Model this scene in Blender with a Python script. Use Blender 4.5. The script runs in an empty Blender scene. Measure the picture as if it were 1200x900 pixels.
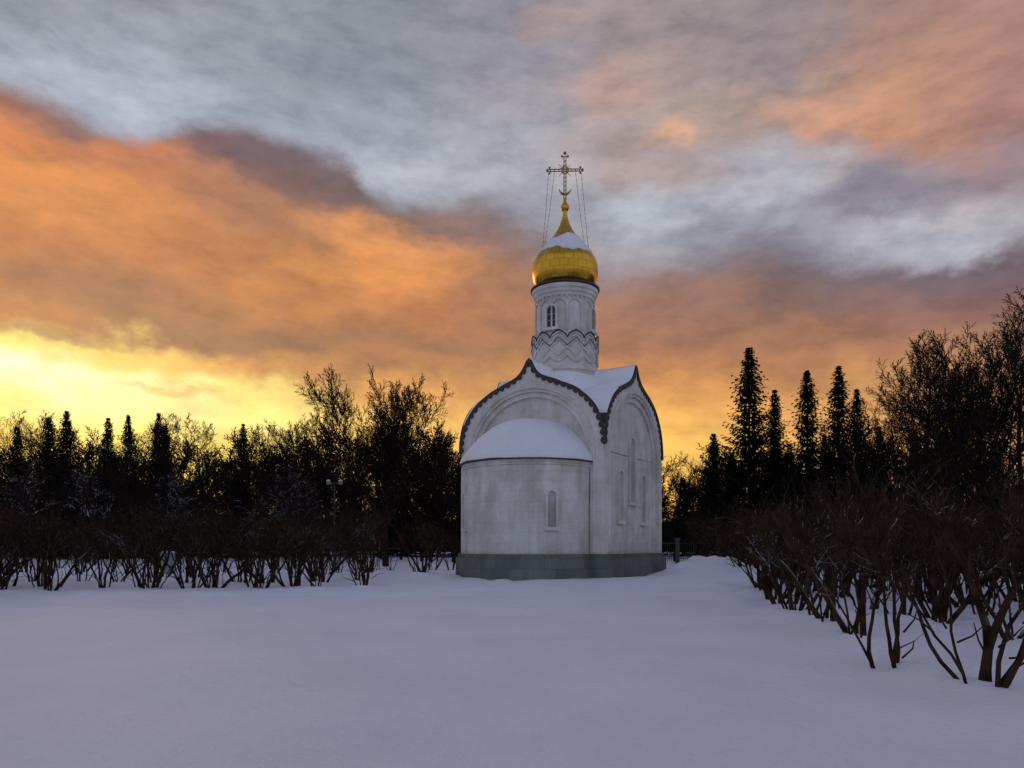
import bpy, math, random
from math import sin, cos, pi, radians, atan, atan2, sqrt
from mathutils import Vector, Matrix, noise as mnoise
random.seed(7)
scene = bpy.context.scene
F=900.0; HZ=640.0; CH=1.55
def srgb(c):
    out=[]
    for v in c:
        v=v/255.0
        out.append(v/12.92 if v<=0.04045 else ((v+0.055)/1.055)**2.4)
    return tuple(out)+(1.0,)
def new_mat(name):
    m=bpy.data.materials.new(name); m.use_nodes=True
    nt=m.node_tree; b=nt.nodes['Principled BSDF']
    return m,nt,b
def N(nt,t,**kw):
    n=nt.nodes.new(t)
    for k,v in kw.items(): setattr(n,k,v)
    return n
def noise_node(nt,vec,scale,detail=4,rough=0.55):
    n=N(nt,'ShaderNodeTexNoise'); n.inputs['Scale'].default_value=scale
    n.inputs['Detail'].default_value=detail; n.inputs['Roughness'].default_value=rough
    nt.links.new(vec,n.inputs['Vector']); return n
def ramp(nt,fac,stops,interp='LINEAR'):
    r=N(nt,'ShaderNodeValToRGB'); cr=r.color_ramp; cr.interpolation=interp
    while len(cr.elements)<len(stops): cr.elements.new(0.5)
    for e,(p,c) in zip(cr.elements,stops):
        e.position=p; e.color=c if len(c)==4 else tuple(c)+(1,)
    nt.links.new(fac,r.inputs['Fac']); return r
def mixc(nt,fac,a,b,blend='MIX'):
    m=N(nt,'ShaderNodeMix',data_type='RGBA',blend_type=blend)
    for s,v in ((m.inputs[0],fac),(m.inputs[6],a),(m.inputs[7],b)):
        if isinstance(v,(int,float)): s.default_value=v
        elif isinstance(v,tuple): s.default_value=v if len(v)==4 else v+(1,)
        else: nt.links.new(v,s)
    return m.outputs[2]
def mth(nt,op,a,b=None,c=None):
    m=N(nt,'ShaderNodeMath',operation=op)
    for i,v in enumerate((a,b,c)):
        if v is None: continue
        if isinstance(v,(int,float)): m.inputs[i].default_value=v
        else: nt.links.new(v,m.inputs[i])
    return m.outputs[0]
def bump(nt,b,h,strength,dist):
    bp=N(nt,'ShaderNodeBump'); bp.inputs['Strength'].default_value=strength
    bp.inputs['Distance'].default_value=dist
    nt.links.new(h,bp.inputs['Height']); nt.links.new(bp.outputs[0],b.inputs['Normal'])
def snow_mat(name,scale=1.0,amp=0.03):
    m,nt,b=new_mat(name)
    geo=N(nt,'ShaderNodeNewGeometry'); P=geo.outputs['Position']
    n1=noise_node(nt,P,0.35*scale,3); n2=noise_node(nt,P,5*scale,5,0.6); n3=noise_node(nt,P,60,2,0.7)
    c=ramp(nt,n1.outputs[0],[(0.3,(0.74,0.76,0.80)),(0.7,(0.84,0.85,0.88))])
    c2=mixc(nt,0.15,c.outputs[0],n3.outputs[0],'MULTIPLY')
    nt.links.new(c2,b.inputs['Base Color'])
    b.inputs['Roughness'].default_value=0.65
    b.inputs['Specular IOR Level'].default_value=0.35
    h=mth(nt,'ADD',mth(nt,'MULTIPLY',n2.outputs[0],1.0),mth(nt,'MULTIPLY',n3.outputs[0],0.2))
    bump(nt,b,h,0.65,amp)
    return m
M_snow=snow_mat('snow_ground',1.0,0.08)
M_roofsnow=snow_mat('snow_roof',1.6,0.06)

# ------------------------------------------------------------ materials
def bark_mat(name,c1,c2,snow,scale=4,snowlo=0.45):
    m,nt,b=new_mat(name)
    geo=N(nt,'ShaderNodeNewGeometry')
    n=noise_node(nt,geo.outputs['Position'],scale,0)
    c=ramp(nt,n.outputs[0],[(0.3,c1),(0.7,c2)])
    out=c.outputs[0]
    if snow>0:
        sep=N(nt,'ShaderNodeSeparateXYZ'); nt.links.new(geo.outputs['True Normal'],sep.inputs[0])
        up=N(nt,'ShaderNodeMapRange'); up.inputs[1].default_value=snowlo; up.inputs[2].default_value=snowlo+0.25
        nt.links.new(sep.outputs[2],up.inputs[0])
        n2=noise_node(nt,geo.outputs['Position'],1.1,1,0.7)
        r2=ramp(nt,n2.outputs[0],[(0.62-0.3*snow,(0,0,0)),(0.70-0.3*snow,(1,1,1))])
        f=mth(nt,'MULTIPLY',mth(nt,'MULTIPLY',up.outputs[0],r2.outputs[0]),min(1,snow*1.4))
        out=mixc(nt,f,c.outputs[0],(0.75,0.78,0.82))
    nt.links.new(out,b.inputs['Base Color'])
    b.inputs['Roughness'].default_value=0.9; b.inputs['Specular IOR Level'].default_value=0.0
    return m
M_bark=bark_mat('bark',(0.012,0.009,0.008),(0.030,0.022,0.017),0)
M_barksnow=bark_mat('bark_snowy',(0.016,0.012,0.012),(0.034,0.026,0.022),0.45)
M_twigbrown=bark_mat('shrub_bark',(0.020,0.012,0.009),(0.056,0.033,0.021),0.30,6)
M_needle=bark_mat('spruce_needles',(0.006,0.011,0.008),(0.018,0.026,0.018),0.0,2,0.75)
M_wood=bark_mat('far_woodland',(0.010,0.012,0.010),(0.024,0.022,0.018),0.0,0.6)

def stone_mat(name,ca,cb,mortar,bw,rh,stain=0.5,off=0.0):
    m,nt,b=new_mat(name)
    tc=N(nt,'ShaderNodeTexCoord'); P=tc.outputs['Object']
    s=N(nt,'ShaderNodeSeparateXYZ'); nt.links.new(P,s.inputs[0])
    u=mth(nt,'ADD',mth(nt,'ADD',s.outputs[0],s.outputs[1]),off)
    cmb=N(nt,'ShaderNodeCombineXYZ'); nt.links.new(u,cmb.inputs[0]); nt.links.new(s.outputs[2],cmb.inputs[1])
    br=N(nt,'ShaderNodeTexBrick'); nt.links.new(cmb.outputs[0],br.inputs['Vector'])
    br.inputs['Scale'].default_value=1; br.inputs['Brick Width'].default_value=bw; br.inputs['Row Height'].default_value=rh
    br.inputs['Mortar Size'].default_value=0.010; br.inputs['Mortar Smooth'].default_value=0.6
    br.inputs['Color1'].default_value=ca+(1,); br.inputs['Color2'].default_value=cb+(1,); br.inputs['Mortar'].default_value=mortar+(1,)
    mp=N(nt,'ShaderNodeMapping'); mp.inputs['Scale'].default_value=(2.2,2.2,0.35); nt.links.new(P,mp.inputs[0])
    st=noise_node(nt,mp.outputs[0],0.8,5,0.65)
    r=ramp(nt,st.outputs[0],[(0.35,(0.66,0.60,0.54)),(0.62,(1,1,1))])
    c=mixc(nt,stain,br.outputs[0],r.outputs[0],'MULTIPLY')
    n2=noise_node(nt,P,0.9,5,0.6)
    r2=ramp(nt,n2.outputs[0],[(0.38,(0.80,0.75,0.70)),(0.6,(1.05,1.05,1.05))])
    c=mixc(nt,0.75,c,r2.outputs[0],'MULTIPLY')
    n3=noise_node(nt,P,18,3,0.6)
    c=mixc(nt,0.2,c,n3.outputs[0],'OVERLAY')
    nt.links.new(c,b.inputs['Base Color']); b.inputs['Roughness'].default_value=0.85
    h=mth(nt,'ADD',mth(nt,'MULTIPLY',br.outputs['Fac'],-0.35),mth(nt,'MULTIPLY',n3.outputs[0],0.5))
    bump(nt,b,h,0.5,0.02)
    return m
M_stone=stone_mat('white_stone',(0.59,0.60,0.59),(0.65,0.65,0.63),(0.52,0.52,0.50),0.95,0.42,0.6)
M_stone2=stone_mat('white_stone_trim',(0.64,0.64,0.62),(0.67,0.66,0.64),(0.56,0.55,0.53),1.3,0.6,0.45)
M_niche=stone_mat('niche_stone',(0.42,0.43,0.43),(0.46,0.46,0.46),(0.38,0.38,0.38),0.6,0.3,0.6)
M_plinth=stone_mat('plinth_granite',(0.12,0.145,0.135),(0.17,0.195,0.18),(0.07,0.08,0.075),1.3,0.62,0.7)
def plain(name,col,rough=0.6,metal=0.0,var=0.3,scale=5):
    m,nt,b=new_mat(name)
    tc=N(nt,'ShaderNodeTexCoord'); n=noise_node(nt,tc.outputs['Object'],scale,4,0.6)
    a=tuple(x*(1-var) for x in col); c=tuple(min(1,x*(1+var)) for x in col)
    r=ramp(nt,n.outputs[0],[(0.3,a),(0.7,c)])
    nt.links.new(r.outputs[0],b.inputs['Base Color'])
    b.inputs['Roughness'].default_value=rough; b.inputs['Metallic'].default_value=metal
    return m
M_trim=plain('roof_trim',(0.03,0.02,0.02),0.6,0.0)
M_glass=plain('dark_glass',(0.012,0.014,0.018),0.15)
M_iron=plain('iron',(0.04,0.04,0.045),0.5,0.6)
M_gilt=plain('gilt_cross',(0.30,0.19,0.08),0.4,1.0)
M_paint=plain('pale_green_paint',(0.24,0.31,0.29),0.5)
M_lantern=plain('lantern_glass',(0.16,0.17,0.18),0.3)
M_pillar=plain('fence_pillar',(0.05,0.05,0.05),0.8)
M_gold,nt,b=new_mat('gold_leaf')
tc=N(nt,'ShaderNodeTexCoord'); s=N(nt,'ShaderNodeSeparateXYZ'); nt.links.new(tc.outputs['Object'],s.inputs[0])
ang=mth(nt,'ARCTAN2',s.outputs[1],s.outputs[0])
cmb=N(nt,'ShaderNodeCombineXYZ'); nt.links.new(ang,cmb.inputs[0]); nt.links.new(s.outputs[2],cmb.inputs[1])
br=N(nt,'ShaderNodeTexBrick'); nt.links.new(cmb.outputs[0],br.inputs['Vector'])
br.inputs['Scale'].default_value=1; br.inputs['Brick Width'].default_value=2*pi/22; br.inputs['Row Height'].default_value=0.33
br.inputs['Mortar Size'].default_value=0.006; br.inputs['Color1'].default_value=(0.80,0.46,0.05,1); br.inputs['Color2'].default_value=(0.66,0.37,0.035,1); br.inputs['Mortar'].default_value=(0.3,0.15,0.02,1)
n=noise_node(nt,tc.outputs['Object'],3,4)
nt.links.new(mixc(nt,0.3,br.outputs[0],n.outputs[0],'MULTIPLY'),b.inputs['Base Color'])
b.inputs['Metallic'].default_value=1; b.inputs['Roughness'].default_value=0.24
bump(nt,b,mth(nt,'ADD',mth(nt,'MULTIPLY',br.outputs['Fac'],-0.6),n.outputs[0]),0.3,0.03)

# ------------------------------------------------------------ mesh builder
class MB:
    def __init__(s): s.v=[]; s.f=[]
    def add(s,vs,fs):
        o=len(s.v); s.v.extend([tuple(v) for v in vs]); s.f.extend([tuple(i+o for i in f) for f in fs])
    def tube(s,pts,rad,k=3,cap=False):
        o=len(s.v); n=len(pts)
        ref=Vector((0.31,0.9,0.2))
        for i in range(n):
            d=(pts[min(i+1,n-1)]-pts[max(i-1,0)])
            if d.length<1e-9: d=Vector((0,0,1))
            d.normalize()
            a=d.cross(ref)
            if a.length<0.05: a=d.cross(Vector((1,0,0)))
            a.normalize(); b2=d.cross(a); r=rad[i]
            for j in range(k):
                t=2*pi*j/k; q=pts[i]+a*(r*cos(t))+b2*(r*sin(t)); s.v.append((q.x,q.y,q.z))
        for i in range(n-1):
            for j in range(k):
                j2=(j+1)%k
                s.f.append((o+i*k+j,o+i*k+j2,o+(i+1)*k+j2,o+(i+1)*k+j))
    def box(s,x0,x1,y0,y1,z0,z1):
        s.add([(x0,y0,z0),(x1,y0,z0),(x1,y1,z0),(x0,y1,z0),(x0,y0,z1),(x1,y0,z1),(x1,y1,z1),(x0,y1,z1)],
              [(3,2,1,0),(4,5,6,7),(0,1,5,4),(1,2,6,5),(2,3,7,6),(3,0,4,7)])
    def revolve(s,prof,k=64,c=(0,0),jit=None):
        o=len(s.v)
        for (r,z) in prof:
            for j in range(k):
                t=2*pi*j/k; s.v.append((c[0]+r*cos(t),c[1]+r*sin(t),z+(jit(t) if jit else 0)))
        for i in range(len(prof)-1):
            for j in range(k):
                j2=(j+1)%k; s.f.append((o+i*k+j,o+i*k+j2,o+(i+1)*k+j2,o+(i+1)*k+j))
    def sphere(s,c,r,k=10,sc=(1,1,1)):
        prof=[(max(1e-4,sin(pi*i/k)),-cos(pi*i/k)) for i in range(k+1)]
        o=len(s.v)
        for (a,z) in prof:
            for j in range(k):
                t=2*pi*j/k; s.v.append((c[0]+r*a*cos(t)*sc[0],c[1]+r*a*sin(t)*sc[1],c[2]+r*z*sc[2]))
        for i in range(k):
            for j in range(k):
                j2=(j+1)%k; s.f.append((o+i*k+j,o+i*k+j2,o+(i+1)*k+j2,o+(i+1)*k+j))
    def mesh(s,name,mat,smooth=False):
        me=bpy.data.meshes.new(name); me.from_pydata(s.v,[],s.f); me.update()
        if smooth:
            me.polygons.foreach_set('use_smooth',[True]*len(me.polygons))
        me.materials.append(mat); return me
    def obj(s,name,mat,parent=None,smooth=False,auto=None):
        o=bpy.data.objects.new(name,s.mesh(name,mat,smooth)); scene.collection.objects.link(o)
        if parent: o.parent=parent
        return o
def at_px(px,D): return ((px-600)/F*D, D)
def empty(name,loc=(0,0,0),rz=0,parent=None):
    e=bpy.data.objects.new(name,None); scene.collection.objects.link(e); e.location=loc; e.rotation_euler=(0,0,rz)
    if parent: e.parent=parent
    return e
def inst(name,mesh,loc,rz,sc,parent=None):
    o=bpy.data.objects.new(name,mesh); scene.collection.objects.link(o)
    o.location=loc; o.rotation_euler=(0,0,rz); o.scale=sc if isinstance(sc,tuple) else (sc,sc,sc)
    if parent: o.parent=parent
    return o

# ------------------------------------------------------------ ground
CX,CY=2.55,37.0
def gh(x,y):
    z=0.15*mnoise.noise(Vector((x*0.07,y*0.09,0.3)))+0.10*mnoise.noise(Vector((x*0.22,y*0.20,3.1)))
    z+=0.045*mnoise.noise(Vector((x*0.8,y*0.6,8.1)))+0.012*mnoise.noise(Vector((x*2.6,y*2.2,4.1)))
    d=sqrt((x-CX)**2+(y-CY)**2)
    z+=0.16*math.exp(-((d-5.5)/2.5)**2)
    for (mx,my,h,r) in ((9.3,34.5,0.55,1.2),(11.2,33,0.5,1.1),(10.2,38,0.9,1.8),(8.6,31,0.14,1.5),(11.8,29,0.4,1.1),(7.9,36,0.35,1.0),(-4.2,33.5,0.22,1.6),(-6.5,36,0.3,2),(9.9,31,0.35,0.8)):
        q=((x-mx)**2+(y-my)**2)/(r*r)
        if q<6: z+=h*math.exp(-q)*(1+0.5*mnoise.noise(Vector((x*1.6,y*1.6,5))))
    if y>24 and x<0:
        z+=0.16*abs(mnoise.noise(Vector((x*0.8,y*0.5,1.7))))
    if x>3.8+0.1*y and y>5:
        z+=0.20*max(0,mnoise.noise(Vector((x*1.1,y*0.9,2.7))))+0.04
    if y>48: z+=min(1.0,(y-48)/60)*0.4
    return z
def axis(lo,hi,fine,g):
    out=[0.0]; v=0; s=fine
    while v<hi: v+=s; s*=g; out.append(v)
    v=0; s=fine; neg=[]
    while v>lo: v-=s; s*=g; neg.append(v)
    return sorted(neg)+out
xs=axis(-700,700,0.18,1.018); ys=[-60,-30,-15,-8,-4,-2]+[i*0.18 for i in range(0,260)]
v=ys[-1]; st=0.2
while v<900: v+=st; st*=1.05; ys.append(v)
mb=MB()
for y in ys:
    for x in xs:
        mb.v.append((x,y,gh(x,y)))
nx=len(xs)
for j in range(len(ys)-1):
    for i in range(nx-1):
        a=j*nx+i; mb.f.append((a,a+1,a+1+nx,a+nx))
mb.obj('snow_ground',M_snow,smooth=True)
# far woodland ridge (dark canopy seen beyond the near trees)
mb=MB(); cols=900
for i in range(cols+1):
    x=-420+840*i/cols; bx=150+0.0006*x*x
    top=6.5+2.2*mnoise.noise(Vector((x*0.06,0,0)))+2.0*mnoise.noise(Vector((x*0.35,3,0)))+1.5*random.random()
    for (dy,zz) in ((0,-1),(0.4,top*0.55),(2,top),(9,top*0.9+random.random()),(25,-1)):
        mb.v.append((x,bx+dy+(random.random()-.5)*1.2,zz))
for i in range(cols):
    for j in range(4):
        a=i*5+j; mb.f.append((a,a+5,a+6,a+1))
mb.obj('far_woodland',M_wood)

# ------------------------------------------------------------ chapel
chapel=empty('chapel',(CX,CY,0.0),radians(-30))
def rk(v,k):
    x,y,z=v
    for _ in range(k): x,y=-y,x
    return (x,y,z)
half=[(3.55,5.6),(3.56,6.0),(3.52,6.4),(3.38,6.9),(3.12,7.4),(2.75,7.85),(2.3,8.2),(1.8,8.47),(1.3,8.66),(0.85,8.84),(0.5,9.03),(0.22,9.32),(0,9.72)]
def cat(pts,n):
    out=[]
    for i in range(len(pts)-1):
        p0=pts[max(i-1,0)];p1=pts[i];p2=pts[i+1];p3=pts[min(i+2,len(pts)-1)]
        for t in range(n):
            t=t/n
            out.append(tuple(0.5*((2*p1[a])+(-p0[a]+p2[a])*t+(2*p0[a]-5*p1[a]+4*p2[a]-p3[a])*t*t+(-p0[a]+3*p1[a]-3*p2[a]+p3[a])*t**3) for a in (0,1)))
    out.append(pts[-1]); return out
hs=cat(half,5)
full=hs+[(-x,z) for x,z in hs[::-1][1:]]
def clampx(prof,m): return [(max(-m,min(m,x)),z) for x,z in prof]
def offset(prof,d):
    out=[]
    n=len(prof)
    for i,(x,z) in enumerate(prof):
        a=prof[max(i-1,0)]; b=prof[min(i+1,n-1)]
        tx,tz=b[0]-a[0],b[1]-a[1]; l=sqrt(tx*tx+tz*tz) or 1
        nx_,nz=tz/l,-tx/l
        out.append((x+nx_*d,z+nz*d))
    return out
def barrel(mb,prof,h,k,zbase):
    n=len(prof); vs=[];fs=[]
    for (x,z) in prof: vs.append(rk((x,-h,z),k))
    for (x,z) in prof: vs.append(rk((x,h,z),k))
    for i in range(n-1): fs.append((i,i+n,i+1+n,i+1))
    fs.append(tuple(range(n))); fs.append(tuple(range(n,2*n))[::-1])
    mb.add(vs,fs)
w=MB()
w.box(-3.4,3.4,-3.4,3.4,1.1,5.65)
barrel(w,clampx(full,3.38),3.4,0,5.6); barrel(w,clampx(full,3.38),3.4,1,5.6)
w.obj('walls',M_stone,chapel)
def ring(mb,outer,inner,y0,y1,k):
    n=len(outer); vs=[]
    for y in (y0,y1):
        for (x,z) in outer: vs.append(rk((x,-y,z),k))
        for (x,z) in inner: vs.append(rk((x,-y,z),k))
    fs=[]
    for i in range(n-1):
        fs.append((2*n+i,2*n+i+1,3*n+i+1,3*n+i))
        fs.append((i,i+1,2*n+i+1,2*n+i))
        fs.append((n+i,3*n+i,3*n+i+1,n+i+1))
    fs.append((0,2*n,3*n,n)); fs.append((n-1,2*n-1,4*n-1,3*n-1))
    mb.add(vs,fs)
def arch(a,z0,zs,zt,n,nl=4,p=1.0):
    out=[(a,z0+(zs-z0)*i/nl) for i in range(nl)]
    for i in range(n+1):
        t=pi*i/n; out.append((a*cos(t),zs+(zt-zs)*(max(0,sin(t))**p)))
    out+=[(-a,zs-(zs-z0)*(i+1)/nl) for i in range(nl)]
    return out
NF=len(full)
outer=[(3.6,1.2+(5.5-1.2)*i/4) for i in range(4)]+[(min(3.6,abs(x))*(1 if x>=0 else -1),z) for x,z in full]+[(-3.6,5.5-(5.5-1.2)*(i+1)/4) for i in range(4)]
tr=MB()
for k in range(4):
    inner=arch(2.95,1.2,5.6,8.35,NF-1)
    ring(tr,outer,inner,3.38,3.603,k)
    i2=arch(2.72,1.2,5.6,8.12,NF-1)
    ring(tr,arch(2.96,1.2,5.6,8.36,NF-1),i2,3.38,3.50,k)
    pts=[Vector(rk((x,-3.62,z),k)) for x,z in arch(3.12,1.3,5.6,8.52,NF-1)]
    tr.tube(pts,[0.05]*len(pts),8)
tr.obj('archivolts',M_stone2,chapel)
sc=MB()
ex=[q for q in full if q[1]>=5.75]
def resample(p,n):
    L=[0]
    for i in range(1,len(p)): L.append(L[-1]+sqrt((p[i][0]-p[i-1][0])**2+(p[i][1]-p[i-1][1])**2))
    out=[]; j=0
    for i in range(n+1):
        s_=L[-1]*i/n
        while j<len(L)-2 and L[j+1]<s_: j+=1
        t=(s_-L[j])/max(1e-9,L[j+1]-L[j]); out.append((p[j][0]+(p[j+1][0]-p[j][0])*t,p[j][1]+(p[j+1][1]-p[j][1])*t))
    return out
NS=34; SP=8
rs=resample(ex,NS*SP)
up=offset(rs,0.10)
n_=len(rs); lo=[]
for i in range(n_):
    d=0.02-0.14*abs(sin(pi*i/SP))**0.7
    a=rs[max(i-3,0)]; b_=rs[min(i+3,n_-1)]; tx,tz=b_[0]-a[0],b_[1]-a[1]; l=sqrt(tx*tx+tz*tz)
    lo.append((rs[i][0]+tz/l*d,rs[i][1]-tx/l*d))
rs2=[q for q in rs if q[1]>6.7]
for k in range(4):
    ring(sc,up,lo,3.607+0.002*k,3.67+0.004*k,k)
    ring(sc,offset(rs2,0.098),offset(rs2,0.06),3.35,3.66,k)
sc.obj('roof_edge_trim',M_trim,chapel)
sn=MB()
so=clampx(offset(full,0.14),3.36)
NB=14
for k in (0,1):
    vs=[];fs=[];n=len(so)
    for j in range(NB*2+1):
        y=-3.62+7.24*j/(NB*2)
        for i,(x,z) in enumerate(so):
            e=0.07*mnoise.noise(Vector((x*1.2,y*1.2,z+k*9)))
            if abs(y)>3.5: e-=0.02
            vs.append(rk((x,y,z+e),k))
    for j in range(NB*2):
        for i in range(n-1): fs.append((j*n+i,(j+1)*n+i,(j+1)*n+i+1,j*n+i+1))
    sn.add(vs,fs)
sn.obj('roof_snow',M_roofsnow,chapel,smooth=True)
p=MB()
p.box(-3.78,3.78,-3.78,3.78,-0.6,1.05)
p.box(-3.70,3.70,-3.70,3.70,1.05,1.22)
p.revolve([(0.01,1.05),(3.10,1.05),(3.10,-0.6)][::-1],72,(0,-3.5))
p.revolve([(3.03,1.053),(3.03,1.223),(0.01,1.223)],72,(0,-3.5))
p.box(3.78,4.7,1.6,4.0,-0.5,0.30)
p.obj('plinth',M_plinth,chapel)
a=MB(); AC=(0,-3.5)
a.revolve([(2.9,1.15),(2.9,4.86),(2.95,4.88),(2.95,4.96),(3.0,4.98),(3.0,5.08),(0.01,5.08)],80,AC)
a.obj('apse_wall',M_stone,chapel)
e=MB(); e.revolve([(0.01,5.09),(3.10,5.09),(3.10,5.13),(0.01,5.15)],80,AC); e.obj('apse_eave',M_trim,chapel)
r_=MB()
ap=cat([(3.09,5.135),(3.07,5.30),(2.88,5.60),(2.50,6.05),(2.0,6.50),(1.45,6.85),(0.75,7.08),(0.01,7.16)],4)
r_.revolve(ap,80,AC,jit=lambda t:0.02*sin(3*t+1)+0.012*sin(11*t))
r_.obj('apse_roof_snow',M_roofsnow,chapel,smooth=True)
fr=MB(); ni=MB(); gl=MB()
def window(o,u,nrm,wd,z0,z1,glass=False,fw=0.09,dp=0.10):
    o=Vector(o);u=Vector(u);nrm=Vector(nrm)
    def P(x,z,d): q=o+u*x+nrm*d; return Vector((q.x,q.y,z))
    pr=arch(wd/2,z0,z1-wd/2,z1,12,3)
    ou=arch(wd/2+fw,z0-fw,z1-wd/2,z1+fw,12,3)
    n=len(pr); vs=[]
    for d in (-0.05,dp):
        for x,z in ou: vs.append(P(x,z,d))
        for x,z in pr: vs.append(P(x,z,d))
    fs=[]
    for i in range(n-1):
        fs.append((2*n+i,2*n+i+1,3*n+i+1,3*n+i)); fs.append((i,i+1,2*n+i+1,2*n+i)); fs.append((n+i,3*n+i,3*n+i+1,n+i+1))
    fr.add(vs,fs)
    a1,b1=-wd/2-fw*1.6,wd/2+fw*1.6
    vs=[P(a1,z0-fw*2,-0.05),P(b1,z0-fw*2,-0.05),P(b1,z0-fw*2,dp*1.5),P(a1,z0-fw*2,dp*1.5),P(a1,z0,-0.05),P(b1,z0,-0.05),P(b1,z0-0.02,dp*1.5),P(a1,z0-0.02,dp*1.5)]
    fr.add(vs,[(0,1,2,3),(4,5,6,7),(3,2,6,7),(0,3,7,4),(1,2,6,5)])
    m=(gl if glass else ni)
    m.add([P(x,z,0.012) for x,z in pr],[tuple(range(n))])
    if glass:
        for z in (z0+(z1-z0)*0.33,z0+(z1-z0)*0.62):
            fr.tube([P(-wd/2,z,0.03),P(wd/2,z,0.03)],[0.010]*2,4)
        fr.tube([P(0,z0,0.03),P(0,z1,0.03)],[0.010]*2,4)
for dg in (-46,46):
    t=radians(dg); nn=(sin(t),-cos(t),0); uu=(cos(t),sin(t),0)
    window((AC[0]+2.9*nn[0],AC[1]+2.9*nn[1],0),uu,nn,0.36,2.35,3.8,fw=0.08)
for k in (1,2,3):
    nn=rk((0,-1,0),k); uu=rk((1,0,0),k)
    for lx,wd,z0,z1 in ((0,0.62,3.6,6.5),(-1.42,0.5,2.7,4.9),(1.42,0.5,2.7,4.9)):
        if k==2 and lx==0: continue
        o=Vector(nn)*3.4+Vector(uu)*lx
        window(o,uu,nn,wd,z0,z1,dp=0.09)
window(Vector(rk((0,-3.4,0),2)),rk((1,0,0),2),rk((0,-1,0),2),1.5,1.3,4.2,dp=0.18,fw=0.2)
d=MB()
d.revolve([(1.60,9.0),(1.60,9.72),(1.66,9.74),(1.66,9.86),(1.56,9.9),(1.54,10.5),(1.50,11.35),(1.44,11.5),(1.40,11.55),(1.37,11.6),(1.36,13.2),(1.42,13.25),(1.42,13.35),(1.50,13.42),(1.50,13.52),(1.58,13.6),(1.60,13.74),(1.0,13.76)],80)
d.obj('drum',M_stone2,chapel)
dm=MB(); dl=MB()
def cyl(th,z,r): return Vector((r*cos(th),r*sin(th),z))
NK=12
for i in range(NK):
    t0=2*pi*i/NK; dt=2*pi/NK
    pts=[cyl(t0,10.75,1.57),cyl(t0+dt/2,11.12,1.56),cyl(t0+dt,10.75,1.57),cyl(t0+dt/2,10.38,1.58),cyl(t0,10.75,1.57)]
    dm.tube(pts,[0.05]*5,5)
    pk=[]
    for j in range(13):
        s_=j/12; q=abs(s_-0.5)*2; zz=11.12+0.36*(sqrt(max(0,1-q*q))*0.75+0.25*(1-q)**2)
        pk.append(cyl(t0+dt*s_,zz,1.56))
    dm.tube(pk,[0.045]*13,5)
    pk=[]
    for j in range(9):
        s_=0.2+0.6*j/8; q=abs(s_-0.5)/0.3; pk.append(cyl(t0+dt*s_,11.1+0.2*sqrt(max(0,1-q*q)),1.54))
    dm.tube(pk,[0.03]*9,5)
    pk=[cyl(t0+dt*j/8,10.38-0.26*sin(pi*j/8),1.58) for j in range(9)]
    dl.tube(pk,[0.045]*9,5)
    dm.tube([cyl(t0+dt*0.0,11.6,1.40),cyl(t0,12.75,1.40)],[0.045]*2,6)
    dm.sphere(cyl(t0,12.78,1.40),0.075,6)
    pk=[cyl(t0+dt*j/10,12.82+0.26*sin(pi*j/10),1.40) for j in range(11)]
    dm.tube(pk,[0.04]*11,5)
    for q in (0,1,2):
        th=t0+dt*q/3; dm.tube([cyl(th,13.12,1.40),cyl(th,13.24,1.43)],[0.05]*2,4)
dm.obj('drum_ornament',M_stone2,chapel)
dk=MB()
for i in range(NK):
    t0=2*pi*i/NK; dt=2*pi/NK; pk=[]
    for j in range(13):
        s_=j/12; q=abs(s_-0.5)*2; zz=11.19+0.36*(sqrt(max(0,1-q*q))*0.75+0.25*(1-q)**2); pk.append(cyl(t0+dt*s_,zz,1.60))
    dk.tube(pk,[0.04]*13,4)
    pk=[cyl(t0,10.83,1.62),cyl(t0+dt/2,11.20,1.62),cyl(t0+dt,10.83,1.62)]
    dk.tube(pk,[0.022]*3,4)
dk.revolve([(1.50,13.76),(1.66,13.78),(1.66,13.86),(1.2,13.9)],72)
dk.obj('drum_flashing',M_trim,chapel)
dl.obj('drum_scallops',M_stone2,chapel)
for k in range(4):
    nn=rk((0,-1,0),k); uu=rk((1,0,0),k)
    window(Vector(nn)*1.37,uu,nn,0.46,11.75,12.75,glass=True,fw=0.08,dp=0.12)
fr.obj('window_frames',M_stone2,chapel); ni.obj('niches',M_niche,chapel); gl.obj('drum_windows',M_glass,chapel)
ds=MB(); ds.revolve([(2.45,8.3),(2.25,8.9),(2.0,9.3),(1.8,9.5),(1.62,9.6),(1.5,9.62)],48,jit=lambda t:0.05*sin(4*t)); ds.obj('drum_snow',M_roofsnow,chapel,smooth=True)
on=MB()
prof=cat([(1.25,13.88),(1.40,14.05),(1.54,14.35),(1.59,14.72),(1.55,15.08),(1.40,15.42),(1.12,15.8),(0.82,16.15),(0.54,16.5),(0.33,16.85),(0.19,17.2),(0.12,17.5),(0.09,17.8)],5)
on.revolve(prof,88); on.sphere((0,0,17.86),0.21,14); on.tube([Vector((0,0,18.0)),Vector((0,0,18.25))],[0.12,0.05],10)
on.obj('onion_dome',M_gold,chapel,smooth=True)
os_=MB()
sp=[(r,z) for r,z in prof if 15.36<z<16.42]
K=88
def Rz(zz):
    for q in range(len(prof)-1):
        if prof[q][1]<=zz<=prof[q+1][1]:
            s_=(zz-prof[q][1])/(prof[q+1][1]-prof[q][1]); return prof[q][0]+(prof[q+1][0]-prof[q][0])*s_
    return 0.1
nsp=len(sp)
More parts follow.
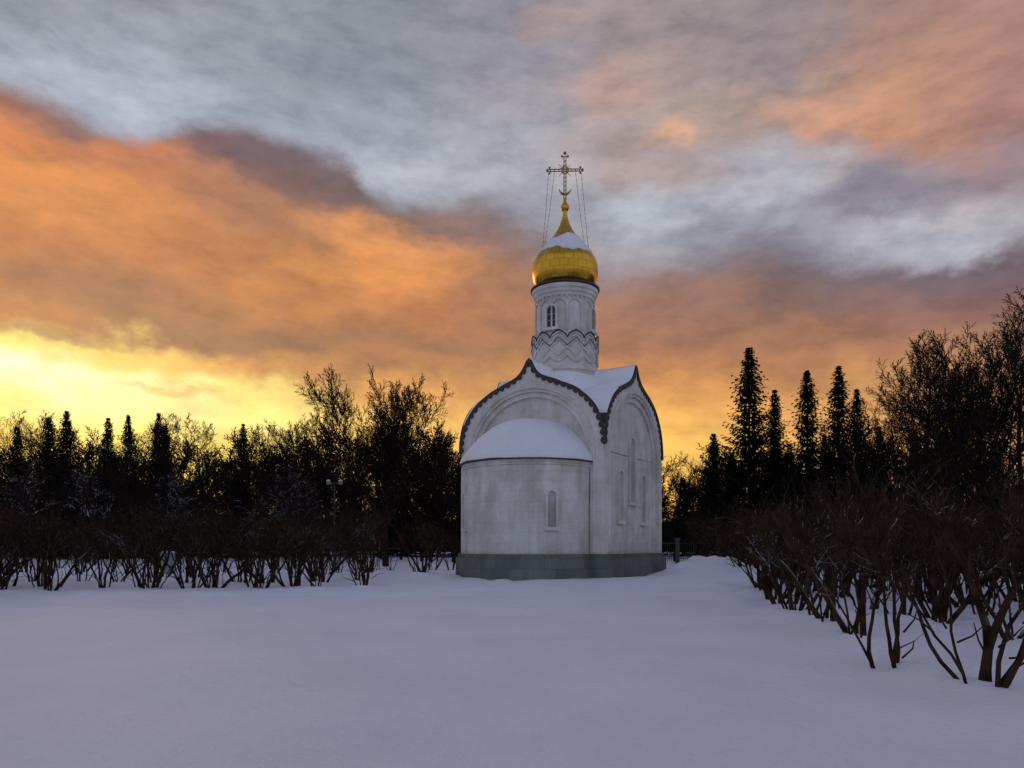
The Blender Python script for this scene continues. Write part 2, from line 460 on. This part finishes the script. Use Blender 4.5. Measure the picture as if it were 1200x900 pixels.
for i,(r,z) in enumerate(sp):
    f=i/(nsp-1)
    for j in range(K):
        t=2*pi*j/K
        dz=(1-f)*(0.10*sin(t*3+0.6)+0.05*sin(t*8)+0.03*sin(t*17))+f*(0.14*sin(t*2+2.2)+0.05*sin(t*5))
        th=0.05 if 0<i<nsp-1 else -0.02
        zz=z+dz; rr=Rz(zz)+th
        os_.v.append((rr*cos(t),rr*sin(t),zz))
for i in range(nsp-1):
    for j in range(K):
        j2=(j+1)%K; os_.f.append((i*K+j,i*K+j2,(i+1)*K+j2,(i+1)*K+j))
os_.obj('dome_snow',M_roofsnow,chapel,smooth=True)
crs=empty('cross',(0,0,0),radians(28),chapel)
c=MB(); V=Vector
for dx in (-0.05,0.05):
    c.tube([V((dx,0,18.1)),V((dx,0,20.35))],[0.026]*2,6)
for dz in (-0.05,0.05):
    c.tube([V((-0.76,0,19.66+dz)),V((0.76,0,19.66+dz))],[0.026]*2,6)
for i in range(11):
    z=18.25+i*0.2; c.tube([V((-0.05,0,z)),V((0.05,0,z+0.1))],[0.018]*2,4)
for i in range(8):
    x=-0.75+i*0.2; c.tube([V((x,0,19.61)),V((x+0.1,0,19.71))],[0.018]*2,4)
def ball(x,z,r): c.sphere((x,0,z),r,8)
for sx in (-1,1):
    ball(sx*0.84,19.66,0.075); ball(sx*0.74,19.79,0.055); ball(sx*0.74,19.53,0.055)
    ball(sx*0.14,20.33,0.06)
    for a_,l in ((45,0.42),(-45,0.42),(25,0.3),(65,0.3)):
        t=radians(a_); x0,z0=0.1*cos(t),0.1*sin(t)
        c.tube([V((sx*x0,0,19.66+z0)),V((sx*l*cos(t),0,19.66+l*sin(t)))],[0.02,0.008],4)
ball(0,20.48,0.08)
ringp=[V((0.17*cos(t),0,19.66+0.17*sin(t))) for t in [2*pi*i/20 for i in range(21)]]
c.tube(ringp,[0.022]*21,5)
cr_=[];rr_=[]
for i in range(17):
    t=pi+pi*i/16; cr_.append(V((0.28*cos(t),0,18.78+0.28*sin(t)))); rr_.append(0.01+0.05*sin(pi*i/16))
c.tube(cr_,rr_,6)
c.obj('cross_bars',M_gilt,crs)
ch=MB()
for sx in (-1,1):
    for sy in (-1,1):
        A=V((sx*0.78,0,19.6)); B=V((sx*1.1,sy*0.75,15.4))
        if sy==1: A=V((sx*0.5,0,19.6))
        n=34
        pts=[A.lerp(B,i/n)+V((0,0,-0.12*sin(pi*i/n))) for i in range(n+1)]
        ch.tube(pts,[0.007]*(n+1),4)
        for q in pts[1:-1:2]: ch.sphere(q,0.022,5)
ch.obj('cross_chains',M_iron,crs)

# ------------------------------------------------------------ vegetation prototypes
def rv(s): return Vector((random.uniform(-s,s),random.uniform(-s,s),random.uniform(-s,s)))
def grow(mb,p,d,L,r,lev,cfg):
    nseg=cfg['seg'][lev]; pts=[p.copy()]; rad=[r]; dirs=[d.copy()]
    q=p.copy(); dd=d.copy(); wob=cfg['wob'][lev]; upf=cfg['up'][lev]
    rend=max(cfg['rmin'],r*cfg['tap'][lev])
    for i in range(nseg):
        dd=(dd+rv(wob)+Vector((0,0,upf))).normalized()
        q=q+dd*(L/nseg); pts.append(q.copy()); rad.append(r+(rend-r)*(i+1)/nseg); dirs.append(dd.copy())
    mb.tube(pts,rad,6 if lev==0 else (4 if lev==1 else 3))
    if lev+1>=len(cfg['n']): return
    n=cfg['n'][lev]; n=max(1,int(n*random.uniform(0.75,1.25)))
    for i in range(n):
        s_=cfg['start'][lev]+(1-cfg['start'][lev])*(i+random.random())/n
        f=s_*nseg; k=min(int(f),nseg-1); t=f-k
        pos=pts[k].lerp(pts[k+1],t); base=dirs[k+1]
        ang=radians(random.uniform(*cfg['ang'][lev]))
        ax=base.cross(Vector((cos(i*2.4+random.random()),sin(i*2.4+random.random()),0.3))).normalized()
        nd=(base*cos(ang)+ax*sin(ang)).normalized()
        cl=L*cfg['len'][lev]*random.uniform(0.7,1.2)*(1-cfg['fall'][lev]*(s_-cfg['start'][lev])/(1-cfg['start'][lev]+1e-6))
        rr=(r+(rend-r)*s_)*cfg['rr'][lev]
        grow(mb,pos,nd,cl,max(cfg['rmin'],rr),lev+1,cfg)
def bare_tree(seed,H=14,broad=1.0,rmin=0.011,dens=1.0,st=0.25,tw=4):
    random.seed(seed); mb=MB()
    cfg=dict(seg=[10,7,4,3,2],wob=[0.07,0.13,0.15,0.16,0.15],up=[0.05,0.12,0.10,0.08,0.05],tap=[0.15,0.25,0.3,0.5,0.8],
      n=[int(14*dens),int(9*dens),7,tw,0],start=[st,0.22,0.15,0.15,0],ang=[(28,55),(22,48),(22,45),(20,42),(0,0)],
      len=[0.52*broad,0.5,0.5,0.55,0],fall=[0.55,0.5,0.4,0.3,0],rr=[0.5,0.55,0.6,0.7,0],rmin=rmin)
    grow(mb,Vector((0,0,-0.3)),Vector((random.uniform(-.05,.05),random.uniform(-.05,.05),1)),H*0.95,H*0.014,0,cfg)
    zm=max(v[2] for v in mb.v); mb.v=[(x*H/zm,y*H/zm,z*H/zm) for x,y,z in mb.v]
    return mb
def forked_tree(seed,H=14):
    random.seed(seed); mb=MB()
    mb.tube([V((0,0,-.3)),V((0.05,0,H*0.12)),V((0,0.1,H*0.27))],[H*0.020,H*0.016,H*0.014],7)
    cfg=dict(seg=[9,6,4,3,2],wob=[0.10,0.14,0.15,0.16,0.15],up=[0.06,0.09,0.10,0.08,0.05],tap=[0.15,0.25,0.3,0.5,0.8],
      n=[13,9,7,4,0],start=[0.2,0.2,0.15,0.15,0],ang=[(25,52),(22,48),(22,45),(20,42),(0,0)],
      len=[0.45,0.5,0.5,0.55,0],fall=[0.4,0.4,0.4,0.3,0],rr=[0.5,0.55,0.6,0.7,0],rmin=0.014)
    for i in range(7):
        th=2*pi*i/6+random.uniform(-.3,.3); ln=random.uniform(0.4,0.95) if i else 0.05
        d_=V((cos(th)*ln,sin(th)*ln,1)).normalized()
        grow(mb,V((0,0.08,H*random.uniform(0.18,0.27))),d_,H*random.uniform(0.62,0.75),H*0.0075,0,cfg)
    zm=max(v[2] for v in mb.v); mb.v=[(x*H/zm,y*H/zm,z*H/zm) for x,y,z in mb.v]
    return mb
def spruce(seed,H=16,R=2.6,full=1.0,pw=0.8):
    random.seed(seed); mb=MB(); mb.tube([Vector((0,0,-0.3)),Vector((0,0,H*0.6)),Vector((0,0,H))],[H*0.012,H*0.006,0.02],6)
    nd=MB(); z=H*0.04
    while z<H*0.995:
        f=1-z/H; nb=int(random.randint(6,9)*full) if f>0.08 else 4
        Rz_=R*(f**pw)*random.uniform(0.7,1.15)+0.08
        a0=random.uniform(0,6.28)
        for b_ in range(nb):
            th=a0+2*pi*b_/nb+random.uniform(-.3,.3); Lb=Rz_*random.uniform(0.5,1.2)
            dirh=Vector((cos(th),sin(th),0)); side=Vector((-sin(th),cos(th),0))
            droop=random.uniform(0.15,0.45)*(0.4+f); up0=0.6*(1-f)
            pts=[]
            n=max(3,int(Lb/0.28))
            for i in range(n+1):
                s_=i/n; pts.append(Vector((0,0,z))+dirh*(Lb*s_)+Vector((0,0,Lb*(up0*s_-droop*s_+0.25*s_*s_))))
            nd.tube([pts[0],pts[n//2],pts[-1]],[0.03,0.02,0.01],3)
            for i in range(1,n+1):
                s_=i/n; tl=(0.16+0.46*(1-s_)*min(1,Lb))*random.uniform(0.7,1.3)
                for sg in (-1,1,0):
                    dv=(dirh*random.uniform(0.3,0.9)+side*sg*random.uniform(0.6,1.1)+Vector((0,0,random.uniform(-0.7,0.0) if sg else random.uniform(-1.2,-0.4)))).normalized()*tl
                    wv=(side if sg==0 else dirh)*0.085+Vector((0,0,random.uniform(-0.03,0.03)))
                    q=pts[i]; nd.add([q-wv,q+wv,q+dv+wv*0.3,q+dv-wv*0.3],[(0,1,2,3)])
        z+=random.uniform(0.22,0.42)*(0.5+0.8*f)
    return mb,nd
def shrub(seed,H=2.8):
    random.seed(seed); mb=MB(); ns=random.randint(5,9)
    cfg=dict(seg=[9,5,3,2],wob=[0.24,0.19,0.18,0.15],up=[0.10,0.16,0.15,0.1],tap=[0.35,0.4,0.5,0.8],
      n=[7,6,4,0],start=[0.52,0.2,0.1,0],ang=[(20,52),(20,48),(15,42),(0,0)],
      len=[0.38,0.55,0.6,0],fall=[0.45,0.35,0.2,0],rr=[0.5,0.6,0.7,0],rmin=0.0040)
    for i in range(ns):
        th=2*pi*i/ns+random.uniform(-.7,.7); ln=random.uniform(0.05,0.6)
        d_=Vector((cos(th)*ln,sin(th)*ln,1)).normalized()
        sp_=random.uniform(0.0,0.30)
        p0=Vector((cos(th)*sp_,sin(th)*sp_,-0.15))
        grow(mb,p0,d_,H*random.uniform(0.75,1.04),random.choice((0.022,0.032,0.045,0.065)),0,cfg)
        if random.random()<0.8:
            q=p0+d_*random.uniform(0.3,0.9); dd=(d_+rv(0.9)).normalized()
            mb.tube([q,q+dd*0.25,q+dd*0.45+rv(0.1)],[0.016,0.011,0.006],4)
    return mb
shr=[shrub(100+i).mesh('shrub_mesh',M_twigbrown) for i in range(7)]
bt=[bare_tree(200+i,14,1.0,0.013).mesh('bare_tree_mesh',M_bark) for i in range(4)]
btd=[bare_tree(220+i,14,1.15,0.03,1.1,0.10,3).mesh('dense_tree_mesh',M_bark) for i in range(3)]
bts=bare_tree(207,14,1.0,0.016,0.8).mesh('snowy_tree_mesh',M_barksnow)
bt_f=[forked_tree(340+i).mesh('forked_tree_mesh',M_bark) for i in range(2)]
spr=[]
for i in range(4):
    t_,n_d=spruce(300+i,16,[4.0,3.6,4.4,3.8][i],1.0,[0.95,1.0,0.85,0.95][i])
    n_d.add(t_.v,t_.f); spr.append(n_d.mesh('spruce_mesh',M_needle))
random.seed(11)
def tree_at(name,mesh,px,ytop,D,baseH,parent=None,wx=1.0):
    x,y=at_px(px,D); z0=gh(x,y); H=CH+(HZ-ytop)*D/F-z0; s_=H/baseH
    return inst(name,mesh,(x,y,z0),random.uniform(0,6.28),(s_*wx,s_*wx,s_),parent)
tree_at('bare_tree',bt_f[0],452,424,56,14,wx=1.0)
tree_at('bare_tree',bt[0],505,492,66,14,wx=1.1)
for px,yt,D,m,wx in ((878,406,60,0,1.1),(908,456,62,1,1.1),(946,434,58,3,1.1),(983,428,60,1,1.15),(1004,455,63,0,1.0),(836,508,66,2,1.2),(858,530,60,3,1.3),(925,520,55,2,1.3),(1030,500,60,2,1.3)):
    tree_at('spruce_tree',spr[m],px,yt,D,16,wx=wx)
for px,yt,D,m in ((1128,352,45,0),(1192,345,43,2),(1075,385,50,3),(1050,440,52,2),(1225,350,40,3),(1105,420,40,0)):
    tree_at('bare_tree',bt[m],px,yt,D,14,wx=1.2)
tree_at('bare_tree',bt_f[1],1155,360,46,14,wx=1.0)
wood=empty('distant_trees')
for px,yt,D,m,wx in ((78,481,80,0,1.1),(127,489,80,1,1.1),(150,486,84,3,0.9),(186,484,82,2,.9),(285,496,86,1,1.0)):
    tree_at('distant_spruce',spr[m],px,yt,D,16,wood,wx)
for px,yt,D,m in ((5,474,80,0),(30,478,82,3),(50,486,80,1),(100,492,80,1),(168,490,80,2),(208,484,78,3),(235,480,78,2),(265,487,78,0),(310,490,80,3),(335,482,76,2),(358,484,78,0),(385,500,72,3),(415,495,70,1),(470,500,72,2),(535,520,75,0),(570,530,75,2),(795,528,80,3),(820,535,85,0)):
    tree_at('distant_bare_tree',bt[m],px,yt,D,14,wood,1.2)
px=-420
while px<1700:
    if not (775<px<812):
        yt=random.uniform(494,528)+(0 if px<560 else 18)
        if random.random()<0.2: tree_at('distant_spruce',random.choice(spr),px,yt-6,random.uniform(92,108),16,wood,1.2)
        else: tree_at('distant_dense_tree',random.choice(btd),px,yt,random.uniform(88,108),14,wood,1.25)
    px+=random.uniform(15,24)
px=-420
while px<1700:
    tree_at('distant_spruce',random.choice(spr),px,random.uniform(545,585),random.uniform(84,90),16,wood,2.0)
    px+=random.uniform(24,36)
px=-420
while px<1700:
    lim=(515,550) if px<560 else ((545,570) if px<840 else (490,540))
    tree_at('distant_dense_tree',random.choice(btd),px,random.uniform(*lim),random.uniform(64,80),14,wood,1.5)
    px+=random.uniform(34,54)
for px,yt,D in ((20,540,55),(110,545,58),(325,540,56),(345,560,52),(210,555,60)):
    tree_at('distant_bare_tree',bts,px,yt,D,14,wood,1.4)

def sh(name,x,y,s_,parent=None):
    m=random.choice(shr)
    return inst(name,m,(x,y,gh(x,y)-0.02),random.uniform(0,6.28),(s_*random.uniform(.9,1.15),s_*random.uniform(.9,1.15),s_),parent)
hedge=empty('shrub_hedge')
for D,p0,p1,sp_ in ((27.2,-300,60,1.1),(28.6,-280,440,1.2),(32,-260,430,1.6),(37,-220,500,1.8),(43,-200,525,1.9),(51,-180,545,2.1)):
    x=(p0-600)/F*D; x1=(p1-600)/F*D
    while x<x1:
        sh('hedge_shrub',x,D+random.uniform(-0.9,0.9),random.uniform(0.82,1.08),hedge); x+=sp_*random.uniform(0.5,1.45)
hedge2=empty('shrub_hedge')
rowA=[(5.05,8.35),(4.7,9.5),(5.35,12.0),(5.55,13.6),(6.1,15.5),(6.6,17.8),(7.1,20),(7.6,22.3),(8.2,24.6),(8.9,27)]
for x,y in rowA: sh('shrub',x,y,random.uniform(0.78,0.92))
for k in range(1,6):
    D=11.5 if k<3 else 10
    while D<34:
        x=3.9+0.165*D+2.3*k-0.4+random.uniform(-.3,.3)
        sh('hedge_shrub',x,D+random.uniform(-.4,.4)+0.4*k,random.uniform(0.80,1.0),hedge2)
        D+=1.6 if D<22 else 2.0
for D in (36,42,50):
    x=9.8+random.random()+(D-36)*0.1
    while x<34:
        sh('hedge_shrub',x,D+random.uniform(-.5,.5),random.uniform(0.95,1.2),hedge2); x+=random.uniform(1.2,2.0)

# ------------------------------------------------------------ small objects
x,y=at_px(392,50); lamp=empty('street_lamp',(x,y,gh(x,y)))
l=MB(); l.tube([V((0,0,-.2)),V((0,0,1)),V((0,0,5.7))],[0.10,0.06,0.04],10); l.tube([V((-0.4,0,5.6)),V((0,0,5.75)),V((0.4,0,5.6))],[0.03]*3,8)
l.revolve([(0.18,0),(0.18,0.25),(0.1,0.45),(0.07,0.8)],12); l.obj('pole',M_iron,lamp)
l=MB(); 
for sx in (-.4,.4): l.sphere((sx,0,5.75),0.14,12,(1,1,1.15))
l.obj('lanterns',M_lantern,lamp,smooth=True)
l=MB()
for sx in (-.4,.4): l.sphere((sx,0,5.88),0.13,10,(1,1,0.4))
l.obj('snow_caps',M_roofsnow,lamp,smooth=True)
x,y=at_px(197,40); ub=empty('utility_box',(x,y,gh(x,y)))
u=MB(); u.box(-.32,.32,-.2,.2,0.05,1.1); u.box(-.28,-.01,-.215,-.2,0.15,1.0); u.box(.01,.28,-.215,-.2,0.15,1.0); u.box(-.36,.36,-.25,.25,1.1,1.16); u.obj('cabinet',M_paint,ub)
u=MB(); u.sphere((0,0,1.17),0.36,12,(1,0.7,0.2)); u.obj('snow_cap',M_roofsnow,ub,smooth=True)
fe=empty('iron_fence',(9.5,58,gh(11,58)))
f=MB(); g=MB(); x=0
for i in range(11):
    g.box(x-.14,x+.14,-.14,.14,-.3,1.9)
    g.box(x-.18,x+.18,-.18,.18,1.9,2.0)
    if i<10:
        for j in range(1,20): f.tube([V((x+j*.15,0,0.2)),V((x+j*.15,0,1.8))],[0.016]*2,4)
        for z in (0.45,1.6): f.tube([V((x,0,z)),V((x+3,0,z))],[0.025]*2,4)
    x+=3
f.obj('bars',M_iron,fe); g.obj('pillars',M_pillar,fe)

# ------------------------------------------------------------ world / sky
world=bpy.data.worlds.new('World'); scene.world=world; world.use_nodes=True
world.cycles.sampling_method='NONE'
nt=world.node_tree; nt.nodes.clear()
tc=N(nt,'ShaderNodeTexCoord'); s=N(nt,'ShaderNodeSeparateXYZ'); nt.links.new(tc.outputs['Generated'],s.inputs[0])
X,Y,Z=s.outputs
az=mth(nt,'ARCTAN2',X,Y)
hyp=mth(nt,'SQRT',mth(nt,'ADD',mth(nt,'MULTIPLY',X,X),mth(nt,'ADD',mth(nt,'MULTIPLY',Y,Y),0.0004)))
el=mth(nt,'DIVIDE',Z,hyp)
el=mth(nt,'MINIMUM',el,3.0)
cv=N(nt,'ShaderNodeCombineXYZ'); nt.links.new(az,cv.inputs[0]); nt.links.new(el,cv.inputs[1])
def mapped(sx,sy,rot=0,loc=(0,0,0)):
    m=N(nt,'ShaderNodeMapping'); m.inputs['Scale'].default_value=(sx,sy,1); m.inputs['Rotation'].default_value=(0,0,radians(rot)); m.inputs['Location'].default_value=loc
    nt.links.new(cv.outputs[0],m.inputs[0]); return m.outputs[0]
w1=noise_node(nt,mapped(3.4,5.0,12),1.0,2,0.5); w2=noise_node(nt,mapped(11,15,20,(3,1,0)),1.0,5,0.6)
def centred(n,idx,amp):
    sp_=N(nt,'ShaderNodeSeparateColor'); nt.links.new(n.outputs['Color'],sp_.inputs[0])
    return mth(nt,'MULTIPLY',mth(nt,'SUBTRACT',sp_.outputs[idx],0.5),amp)
azw=mth(nt,'ADD',az,mth(nt,'ADD',centred(w1,0,0.10),centred(w2,0,0.15)))
elw=mth(nt,'ADD',el,mth(nt,'ADD',centred(w1,1,0.05),centred(w2,1,0.09)))
AZ0,AZ1=atan(-700/900.0),atan(700/900.0)
fac=mth(nt,'DIVIDE',mth(nt,'SUBTRACT',azw,AZ0),AZ1-AZ0)
def rowramp(cols):
    st_=[]
    for x,c in cols:
        st_.append(((atan((x-600)/900.0)-AZ0)/(AZ1-AZ0),srgb(c)))
    return ramp(nt,fac,st_,'EASE').outputs[0]
def layer(rows):
    res=None; prev=None
    for y,cols in rows:
        e_=(640-y)/900*0.93
        col=rowramp(cols)
        if res is None: res=col
        else:
            mr=N(nt,'ShaderNodeMapRange',interpolation_type='SMOOTHSTEP'); mr.inputs[1].default_value=prev; mr.inputs[2].default_value=e_
            nt.links.new(elw,mr.inputs[0]); res=mixc(nt,mr.outputs[0],res,col)
        prev=e_
    return res
xsu=[0,150,300,450,600,750,900,1050,1200]
def R(y,*cols,xs=xsu): return (y,list(zip(xs,cols)))
upper=layer([
 R(-250,(126,128,144),(128,130,148),(128,130,148),(126,128,148),(128,128,146),(134,128,142),(134,126,138),(142,124,132),(142,124,130)),
 R(0,(134,134,140),(142,144,152),(146,150,160),(136,140,150),(142,140,150),(156,142,142),(146,134,138),(160,130,122),(166,132,124)),
 R(60,(142,146,154),(156,162,172),(144,152,162),(138,144,154),(158,154,162),(168,146,142),(148,134,138),(168,132,118),(174,132,120)),
 R(120,(164,168,180),(170,176,190),(152,158,170),(152,158,170),(162,162,170),(172,154,150),(174,150,138),(192,144,118),(176,132,120)),
 R(175,(162,168,182),(168,174,190),(156,164,180),(174,178,190),(170,170,180),(174,156,152),(158,152,160),(186,138,116),(166,124,114)),
 R(230,(160,165,180),(160,165,180),(160,165,180),(164,168,178),(148,150,160),(174,178,188),(168,170,180),(146,138,148),(150,128,134)),
 R(285,(150,150,165),(150,150,165),(150,150,165),(150,150,160),(142,130,136),(160,160,170),(130,126,138),(178,178,188),(180,172,176)),
 R(335,(150,120,110),(150,120,110),(150,120,110),(150,120,110),(146,120,114),(152,124,116),(114,102,110),(114,104,116),(110,98,108)),
])
lower=layer([
 R(110,(104,82,88),(104,86,94),(106,92,102),(108,94,104),(124,108,116),(132,112,120),(112,100,108),(108,96,108),(108,96,108)),
 R(165,(160,108,86),(126,94,94),(106,88,94),(108,94,100),(122,106,114),(132,112,116),(112,100,108),(108,96,108),(108,96,108)),
 R(205,(216,134,78),(188,118,80),(132,98,90),(118,96,94),(128,108,112),(134,112,114),(112,100,108),(108,96,108),(108,96,108)),
 R(250,(212,132,74),(212,136,76),(164,112,82),(150,110,90),(132,108,106),(142,116,112),(114,100,106),(110,96,106),(108,96,108)),
 R(300,(196,122,70),(192,120,72),(182,118,70),(220,142,78),(164,116,88),(150,114,104),(116,98,102),(110,94,104),(110,94,104)),
 R(345,(170,112,72),(162,108,72),(190,124,70),(196,126,74),(164,112,82),(160,114,92),(136,104,92),(126,98,94),(116,92,96)),
 R(392,(186,124,68),(160,110,70),(152,106,72),(164,112,74),(164,114,80),(168,114,86),(160,112,84),(154,108,88),(138,100,90)),
 R(422,(255,224,116),(252,210,104),(216,150,78),(170,116,74),(194,136,82),(192,130,80),(178,122,82),(176,124,90),(162,118,92)),
 R(450,(262,258,205),(262,252,180),(255,228,124),(218,152,78),(206,146,84),(228,162,82),(202,140,84),(188,136,88),(178,128,92)),
 R(482,(255,238,130),(262,246,165),(255,234,135),(246,194,100),(240,180,92),(250,186,90),(228,164,90),(208,150,92),(194,140,94)),
 R(530,(255,214,92),(255,220,100),(255,218,100),(254,206,100),(254,200,94),(256,202,94),(242,182,92),(222,164,94),(210,152,94)),
 R(640,(240,180,90),(240,180,90),(240,180,90),(240,180,90),(240,176,90),(240,176,90),(230,166,90),(210,150,90),(200,140,90)),
])
fc=N(nt,'ShaderNodeFloatCurve'); cu=fc.mapping.curves[0]
edge=[(-100,70),(0,100),(60,122),(120,150),(165,166),(215,156),(275,148),(340,168),(400,192),(440,232),(500,242),(560,238),(620,272),(700,312),(800,322),(900,310),(1000,330),(1100,335),(1200,300),(1300,290)]
def ee(x,y): return ((atan((x-600)/900.0)-AZ0)/(AZ1-AZ0),((640-y)/900.0*cos(atan((x-600)/900.0))))
pe=[ee(*q) for q in edge]
cu.points[0].location=pe[0]; cu.points[1].location=pe[-1]
for q in pe[1:-1]: cu.points.new(*q)
fc.mapping.use_clip=False; fc.mapping.update()
fac0=mth(nt,'DIVIDE',mth(nt,'SUBTRACT',mth(nt,'ADD',az,centred(w2,0,0.05)),AZ0),AZ1-AZ0)
nt.links.new(fac0,fc.inputs['Value'])
dlt=mth(nt,'SUBTRACT',fc.outputs[0],mth(nt,'ADD',el,mth(nt,'ADD',centred(w2,1,0.055),centred(w1,2,0.02))))
mr=N(nt,'ShaderNodeMapRange',interpolation_type='SMOOTHSTEP'); mr.inputs[1].default_value=-0.014; mr.inputs[2].default_value=0.02
nt.links.new(dlt,mr.inputs[0])
mr2=N(nt,'ShaderNodeMapRange',interpolation_type='SMOOTHSTEP'); mr2.inputs[1].default_value=-0.06; mr2.inputs[2].default_value=0.06
nt.links.new(dlt,mr2.inputs[0])
rs_=N(nt,'ShaderNodeMapRange'); rs_.inputs[1].default_value=-0.15; rs_.inputs[2].default_value=0.06; nt.links.new(az,rs_.inputs[0])
mx=N(nt,'ShaderNodeMix',data_type='FLOAT'); nt.links.new(rs_.outputs[0],mx.inputs[0]); nt.links.new(mr.outputs[0],mx.inputs[2]); nt.links.new(mr2.outputs[0],mx.inputs[3])
col=mixc(nt,mx.outputs[0],upper,lower)
def blob(col,x,y,rx,ry,c,amt,rot=0):
    a_=atan((x-600)/900.0); e_=(640-y)/900.0*cos(a_)
    m=N(nt,'ShaderNodeMapping',vector_type='TEXTURE'); m.inputs['Location'].default_value=(a_,e_,0); m.inputs['Rotation'].default_value=(0,0,radians(rot)); m.inputs['Scale'].default_value=(rx/900,ry/900,1)
    nt.links.new(vv.outputs[0],m.inputs[0])
    ln=N(nt,'ShaderNodeVectorMath',operation='LENGTH'); nt.links.new(m.outputs[0],ln.inputs[0])
    r=N(nt,'ShaderNodeMapRange',interpolation_type='SMOOTHSTEP'); r.inputs[1].default_value=1.3; r.inputs[2].default_value=0.2; r.inputs[3].default_value=0; r.inputs[4].default_value=amt
    nt.links.new(ln.outputs['Value'],r.inputs[0])
    return mixc(nt,r.outputs[0],col,srgb(c))
vv=N(nt,'ShaderNodeCombineXYZ'); nt.links.new(azw,vv.inputs[0]); nt.links.new(elw,vv.inputs[1])
for bl in ((795,152,45,24,(214,166,134),0.85,0),(705,100,50,36,(190,154,142),0.6,0),(640,20,60,30,(178,152,145),0.5,0),
           (1000,140,120,26,(208,150,120),0.6,-25),(900,215,80,45,(186,188,196),0.6,0),(860,250,90,22,(120,118,132),0.5,10),
           (1110,288,90,22,(186,188,198),0.7,6),(1020,235,90,24,(118,108,124),0.6,-8),(150,75,90,22,(164,170,182),0.5,-10),
           (450,290,120,34,(236,156,84),0.7,-15),(380,320,70,20,(212,142,72),0.6,-10),
           (60,240,120,40,(220,142,74),0.5,0),(250,215,70,22,(198,130,86),0.5,-15),(60,388,50,9,(140,96,80),0.5,0),(215,452,70,8,(232,182,98),0.6,0),
           (520,205,70,26,(176,180,190),0.5,-15),(420,90,110,24,(130,136,148),0.5,-12)):
    col=blob(col,*bl)
t1=noise_node(nt,mapped(14,28,14,(1,5,0)),1.0,5,0.64)
tx=ramp(nt,t1.outputs[0],[(0.30,(0.72,0.72,0.75)),(0.5,(1.02,1.02,1.02)),(0.70,(1.30,1.27,1.2))])
col=mixc(nt,0.75,col,tx.outputs[0],'MULTIPLY')
aab=mth(nt,'ABSOLUTE',az)
rb=N(nt,'ShaderNodeMapRange',interpolation_type='SMOOTHSTEP'); rb.inputs[1].default_value=0.72; rb.inputs[2].default_value=1.5; nt.links.new(aab,rb.inputs[0])
bk=ramp(nt,w2.outputs[0],[(0.35,(0.34,0.37,0.47)),(0.65,(0.48,0.51,0.61))])
col=mixc(nt,rb.outputs[0],col,bk.outputs[0])
rz=N(nt,'ShaderNodeMapRange',interpolation_type='SMOOTHSTEP'); rz.inputs[1].default_value=0.8; rz.inputs[2].default_value=1.6; nt.links.new(el,rz.inputs[0])
col=mixc(nt,rz.outputs[0],col,(0.20,0.22,0.42))
bg=N(nt,'ShaderNodeBackground'); nt.links.new(col,bg.inputs[0]); bg.inputs[1].default_value=1.0
sky=N(nt,'ShaderNodeTexSky',sky_type='NISHITA'); sky.sun_disc=False; sky.sun_elevation=radians(10); sky.sun_rotation=radians(-29)
bg2=N(nt,'ShaderNodeBackground'); nt.links.new(sky.outputs[0],bg2.inputs[0]); bg2.inputs[1].default_value=0.005
ad=N(nt,'ShaderNodeAddShader'); nt.links.new(bg.outputs[0],ad.inputs[0]); nt.links.new(bg2.outputs[0],ad.inputs[1])
ow=N(nt,'ShaderNodeOutputWorld'); nt.links.new(ad.outputs[0],ow.inputs[0])

sd=bpy.data.lights.new('sun','SUN'); sd.energy=0.25; sd.angle=radians(12); sd.color=(1.0,0.55,0.42)
so_=bpy.data.objects.new('sun',sd); scene.collection.objects.link(so_)
azs=radians(-29); els=radians(10)
dirv=Vector((sin(azs)*cos(els),cos(azs)*cos(els),sin(els)))
so_.rotation_euler=dirv.to_track_quat('Z','Y').to_euler()

cam=bpy.data.cameras.new('camera'); co=bpy.data.objects.new('camera',cam); scene.collection.objects.link(co)
co.location=(0,0,CH); co.rotation_euler=(radians(90),0,0); cam.sensor_width=36; cam.lens=27; cam.shift_y=190/1200
cam.clip_end=3000; scene.camera=co
scene.view_settings.view_transform='Standard'; scene.view_settings.look='None'; scene.view_settings.exposure=0
